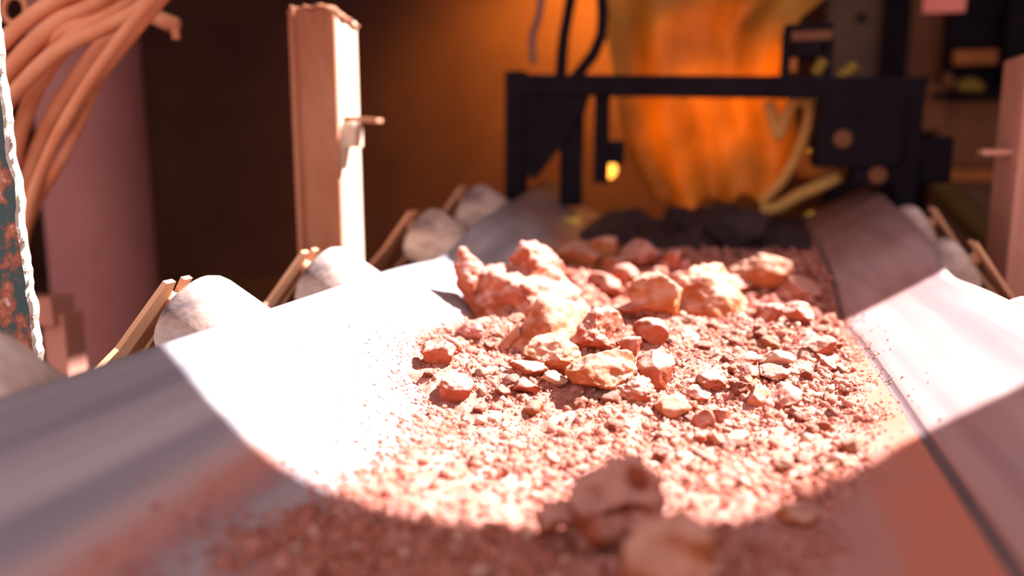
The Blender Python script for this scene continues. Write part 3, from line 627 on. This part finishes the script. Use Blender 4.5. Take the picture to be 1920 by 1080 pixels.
def hull_rock(hulls, Y0, label, mat, seed, vox=.012, amp=.034, name='boulder', cat='boulder', group=None, pits=()):
    bm = bmesh.new(); allp = []
    for H in hulls:
        P = [at(x, y, Y0+dy) for x, y, dy in H]; allp += P
        vs_ = [bm.verts.new(tuple(p)) for p in P]; r = bmesh.ops.convex_hull(bm, input=vs_)
        bmesh.ops.delete(bm, geom=[g for g in r['geom_interior'] if isinstance(g, bmesh.types.BMVert)], context='VERTS')
    bmesh.ops.recalc_face_normals(bm, faces=bm.faces)
    me = bpy.data.meshes.new('tmp'); bm.to_mesh(me); bm.free(); o = bpy.data.objects.new('tmp', me); COL.objects.link(o)
    md = o.modifiers.new('r', 'REMESH'); md.mode = 'VOXEL'; md.voxel_size = vox
    s_ = o.modifiers.new('s', 'SMOOTH'); s_.iterations = 2; s_.factor = .5
    dg = bpy.context.evaluated_depsgraph_get(); em = o.evaluated_get(dg).to_mesh()
    n = len(em.vertices); co = np.empty(n*3); em.vertices.foreach_get('co', co); no = np.empty(n*3); em.vertices.foreach_get('normal', no)
    co = co.reshape(-1, 3); no = no.reshape(-1, 3); f = np.array([tuple(p.vertices) for p in em.polygons if len(p.vertices) == 4])
    o.evaluated_get(dg).to_mesh_clear(); bpy.data.objects.remove(o); bpy.data.meshes.remove(me)
    d = fbm(co*7, seed, 5, .58)*amp+np.maximum(vnoise(co*22, seed+3), .2)*amp*.35
    for x, y, r_, dp in pits: d = d-dp*np.exp(-(np.linalg.norm(np.cross(co, ray(x, y)), axis=1)/np.linalg.norm(ray(x, y))/r_)**2)*((no@FW) < 0)
    co = co+no*d[:, None]
    w = W(co); org_ = np.array([w[:, 0].mean(), w[:, 1].mean(), w[:, 2].min()])
    o = finish(name, w-org_, f, mat, org_); return tag(o, label, cat, group)

BIG = 'large red rocks heaped on the belt'
hull_rock([[(866,545,-.02),(874,568,-.06),(910,622,-.14),(965,640,-.18),(1005,585,-.22),(978,532,-.16),(898,508,-.02),(985,486,.28),(1035,490,.32),(1098,548,.18),(1115,640,.1),(930,600,.3)],
           [(850,492,-.04),(862,465,.0),(876,468,.03),(893,508,-.04),(892,548,-.10),(858,528,.03),(882,525,.2),(872,570,-.04),(884,480,.12),(912,510,.1)],
           [(960,488,.1),(978,450,.12),(1008,452,.2),(1055,495,.24),(1000,530,0),(1072,550,.12),(995,480,.36),(985,465,.02)]],
          4.05, 'biggest red boulder, horned on its left, standing against the sunlit belt', ROCK, 5, amp=.026, group=BIG)
hull_rock([[(938,662,-.06),(1012,560,.0),(1032,553,.06),(1102,578,.2),(1122,640,.12),(1050,668,-.12),(1030,602,-.06),(962,692,-.08),(1010,700,-.08),(1040,640,.3)]],
          3.55, 'wedge of rock with a dark orange left face below the horned boulder', ROCK_ORANGE, 8, amp=.016, group=BIG)
rock_at(1120, 668, 112, 92, 21, 'rounded lumpy rock right of the dark orange wedge', ROCK, BIG, amp=.11)
rock_at(1036, 702, 112, 74, 22, 'flat-topped pale rock at the foot of the orange wedge', ROCK_ORANGE, BIG, cuts=14)
rock_at(1130, 748, 138, 94, 23, 'big blunt rock in the middle of the heap with a dark left side', ROCK_ORANGE, BIG, cuts=14)
rock_at(1232, 735, 76, 78, 24, 'upright rock right of the big blunt rock', ROCK, BIG)
rock_at(1190, 758, 92, 50, 25, 'low knobbly rock before the big blunt rock', ROCK, BIG, amp=.13)
rock_at(1232, 592, 108, 86, 26, 'pointed rock with a bright right flank behind the heap', ROCK_ORANGE, BIG, cuts=8)
hull_rock([[(1262,575,-.05),(1268,525,.0),(1300,498,.1),(1340,492,.2),(1380,520,.25),(1400,570,.15),(1390,600,.0),(1330,600,-.15),(1285,595,-.12),(1330,528,-.06),(1355,560,-.1)]],
          4.35, 'large rounded boulder with a bright crown right of the pointed rock', ROCK_ORANGE, 12, amp=.03, group=BIG)
rock_at(820, 688, 74, 54, 27, 'rounded stone alone at the left rim of the gravel', ROCK, BIG, amp=.08)
rock_at(858, 756, 70, 54, 28, 'dusty brown stone below the one on the left rim', ROCK, BIG, amp=.12)
rock_at(990, 712, 76, 36, 29, 'low rough stone touching the pale flat-topped rock', ROCK, BIG, amp=.12)
rock_at(1040, 728, 52, 30, 30, 'thin pinkish slab stone left of the big blunt rock', ROCK_PALE, BIG, cuts=15)
rock_at(985, 745, 62, 36, 31, 'low broad stone in the gravel left of centre', ROCK, BIG)
rock_at(1474, 772, 70, 50, 32, 'knobbly right half of the split stone on the right gravel', ROCK, BIG, amp=.12)
rock_at(1424, 764, 48, 42, 33, 'pointed left half of the split stone on the right gravel', ROCK_ORANGE, BIG)
rock_at(1336, 738, 62, 44, 34, 'knobbly dark red stone in the middle of the right gravel', ROCK, BIG, amp=.14)
rock_at(1310, 756, 60, 32, 35, 'flat stone under the knobbly dark red stone', ROCK, BIG)
rock_at(1264, 786, 68, 44, 36, 'smooth egg-shaped stone in front of the heap', ROCK_ORANGE, BIG, amp=.05)
rock_at(1320, 800, 42, 36, 37, 'left one of two small stones side by side', ROCK, BIG)
rock_at(1355, 796, 34, 30, 38, 'right one of two small stones side by side', ROCK, BIG)
rock_at(1314, 838, 30, 30, 39, 'left stone of the nearest small pair', ROCK, BIG)
rock_at(1338, 838, 26, 32, 40, 'right stone of the nearest small pair', ROCK_ORANGE, BIG)
rock_at(1388, 838, 48, 26, 41, 'low stone right of the nearest small pair', ROCK, BIG)
rock_at(1402, 716, 48, 34, 42, 'rounded stone at the middle of the right gravel', ROCK, BIG, amp=.1)
rock_at(1455, 716, 60, 32, 43, 'low lumpy stone right of the rounded one', ROCK, BIG, amp=.12)
rock_at(1400, 690, 60, 30, 44, 'flat stone behind the rounded one on the right gravel', ROCK, BIG)
rock_at(1462, 690, 66, 34, 45, 'pale topped stone on the right gravel', ROCK_PALE, BIG)
rock_at(1222, 648, 66, 52, 46, 'wedge stone right of the lumpy rock', ROCK, BIG, cuts=9)
rock_at(1186, 664, 52, 36, 47, 'small round stone below the wedge stone', ROCK, BIG)
rock_at(1297, 648, 40, 26, 48, 'grey pebble among the red stones', mat_mix('grey_stone', [(.30,.22,.18), (.42,.33,.27)], 9, .9), BIG, cuts=14)
rock_at(1200, 600, 90, 40, 49, 'dusty low rock below the pointed rock', ROCK, BIG, amp=.1)
rock_at(1135, 560, 80, 50, 50, 'soft pale lump between the boulders', ROCK, BIG, amp=.1)
rock_at(1172, 540, 60, 46, 51, 'small pale lump behind the pointed rock', ROCK, BIG, amp=.1)
rock_at(1556, 700, 46, 34, 52, 'cluster stone at the right rim of the gravel', ROCK, BIG, amp=.13)
rock_at(1540, 665, 56, 34, 53, 'angular stone near the right rim', ROCK, BIG)
rock_at(1500, 610, 64, 44, 54, 'pale blurred lump before the shaded rear stones', ROCK, BIG, amp=.1)
rock_at(1450, 612, 56, 44, 55, 'left neighbour of the pale blurred lump', ROCK, BIG, amp=.1)
hull_rock([[(930,650,-.02),(975,602,.0),(978,630,-.02),(940,668,-.06),(965,620,.08)]], 3.5, 'small upright splinter of rock at the foot of the horned boulder', ROCK_ORANGE, 14, vox=.008, amp=.006, name='rock', cat='rock', group=BIG)
rock_at(880, 640, 60, 40, 56, 'crumbly pink lump left of the horned boulder', EARTH, BIG, amp=.16)
rock_at(845, 662, 44, 34, 57, 'small lump behind the stone on the left rim', ROCK, BIG)
# shaded rear stones
rock_at(1432, 548, 120, 76, 60, 'blocky orange stone in the shade at the rear right', ROCK_ORANGE, BIG, cuts=7)
rock_at(1500, 568, 92, 52, 61, 'shaded lump right of the blocky orange stone', ROCK, BIG)
rock_at(1390, 560, 70, 44, 76, 'low lump in front of the blocky orange stone', ROCK, BIG)
rock_at(1088, 512, 92, 58, 62, 'shaded orange stone right behind the horned boulder', ROCK_ORANGE, BIG)
rock_at(1134, 500, 66, 60, 63, 'tall shaded stone behind the horned boulder', ROCK_ORANGE, BIG)
rock_at(1205, 505, 90, 58, 64, 'shaded stone behind the pointed rock', ROCK, BIG)
rock_at(1268, 508, 56, 44, 65, 'dark stone behind the large rounded boulder', ROCK, BIG)
rock_at(1160, 520, 70, 40, 77, 'low shaded lump between the rear stones', ROCK_ORANGE, BIG)
rock_at(1385, 472, 120, 84, 66, 'mound of rock far back on the belt, coloured dark purple for shade', EARTH_SHADE, BIG)
rock_at(1200, 440, 110, 50, 67, 'rock coloured very dark for shade far back below the orange sheet', EARTH_SHADE, BIG)
rock_at(1290, 445, 90, 60, 68, 'rock coloured very dark for shade under the hem of the orange sheet', EARTH_SHADE, BIG)
# near, out of focus
hull_rock([[(1058,935,-.05),(1075,905,.0),(1150,860,.06),(1195,852,.08),(1240,885,.05),(1262,930,.0),(1258,985,-.03),(1150,1030,-.08),(1070,1020,-.07),(1090,960,-.09),(1180,905,.18),(1110,900,.14)],
           [(1005,968,.02),(1065,940,.04),(1080,985,-.03),(1015,1000,-.02),(1060,960,.10)]], 1.86,
          'nearest blurred red chunk with a dark pit, in shade below the gravel', ROCK, 31, vox=.008, amp=.030, group=BIG, pits=[(1190,893,.018,.05), (1205,900,.015,.04), (1150,965,.012,.04), (1175,960,.012,.04), (1200,955,.012,.04), (1110,925,.02,.02)])
hull_rock([[(1165,1010,-.02),(1190,965,.03),(1280,960,.04),(1325,1010,.0),(1330,1110,-.03),(1240,1150,-.08),(1180,1120,-.05),(1250,985,.15)]], 1.62,
          'second blurred chunk at the bottom edge of the photo', ROCK_ORANGE, 37, vox=.010, amp=.024, group=BIG)
rock_at(1120, 1035, 110, 70, 70, 'blurred lump left of the bottom chunk', ROCK, BIG, amp=.12)
rock_at(1035, 918, 44, 34, 71, 'small shaded stone left of the nearest chunk', ROCK, BIG, amp=.1)
rock_at(1032, 872, 40, 22, 72, 'flat dark stone on the bare belt above the nearest chunk', ROCK, BIG)
rock_at(935, 898, 44, 26, 73, 'small pinkish stone near the bare patches of belt', ROCK, BIG, amp=.12)
rock_at(1500, 990, 70, 36, 74, 'flat shaded stone at the lower right rim', ROCK_ORANGE, BIG)
rock_at(1247, 872, 44, 36, 75, 'crumbly stone right above the nearest chunk', ROCK, BIG, amp=.16)

# small stones: individuals that share a few shapes
SH = []
for k in range(14):
    v, f = rock_shape(200+k, 3, 10, .16, (.45, .8)); SH.append([fast_mesh('pebble', v*U, f, m) for m in (ROCK, ROCK_ORANGE, ROCK_PALE)])
cnt = 0
while cnt < 285:
    Y = random.uniform(2.35, 4.9); X = random.uniform(-1.25, .55)
    d = float(bed_d(np.array([X]), np.array([Y]))[0])
    if d < .05 or random.random() > min(1, .25+(Y-2.2)*.42): continue
    r = random.choice((.016, .019, .022, .026, .030, .036))*(.85+.3*random.random())*(.75+.12*Y)
    m = SH[random.randrange(14)][random.choices((0, 1, 2), (6, 3, 1))[0]]
    o = obj('pebble', m); z = float(surf(np.array([X]), np.array([Y]))[0])
    o.location = W((X, Y, z+r*.42)); o.scale = (r, r*random.uniform(.75, 1), r*random.uniform(.6, .9)); o.rotation_euler = (random.uniform(-.3, .3), random.uniform(-.3, .3), random.uniform(0, 6.28))
    col_ = {'red_rock': 'red', 'orange_rock': 'orange', 'pale_rock': 'pale pinkish'}[m.materials[0].name]
    zone = 'near the bare belt in front' if Y < 2.7 else 'in the shade behind the heap' if Y > 4.7 else 'along the left rim of the gravel' if X < -.95 else 'along the right rim of the gravel' if X > .3 else 'among the boulders of the heap' if Y > 3.6 and X < -.2 else 'behind the right stones' if Y > 3.6 else 'in the gravel left of the heap' if X < -.45 else 'in the gravel right of the middle'
    tag(o, ('larger' if r > .035 else 'small')+' '+col_+' pebble lying '+zone, 'pebble', 'pebbles strewn over the gravel'); cnt += 1
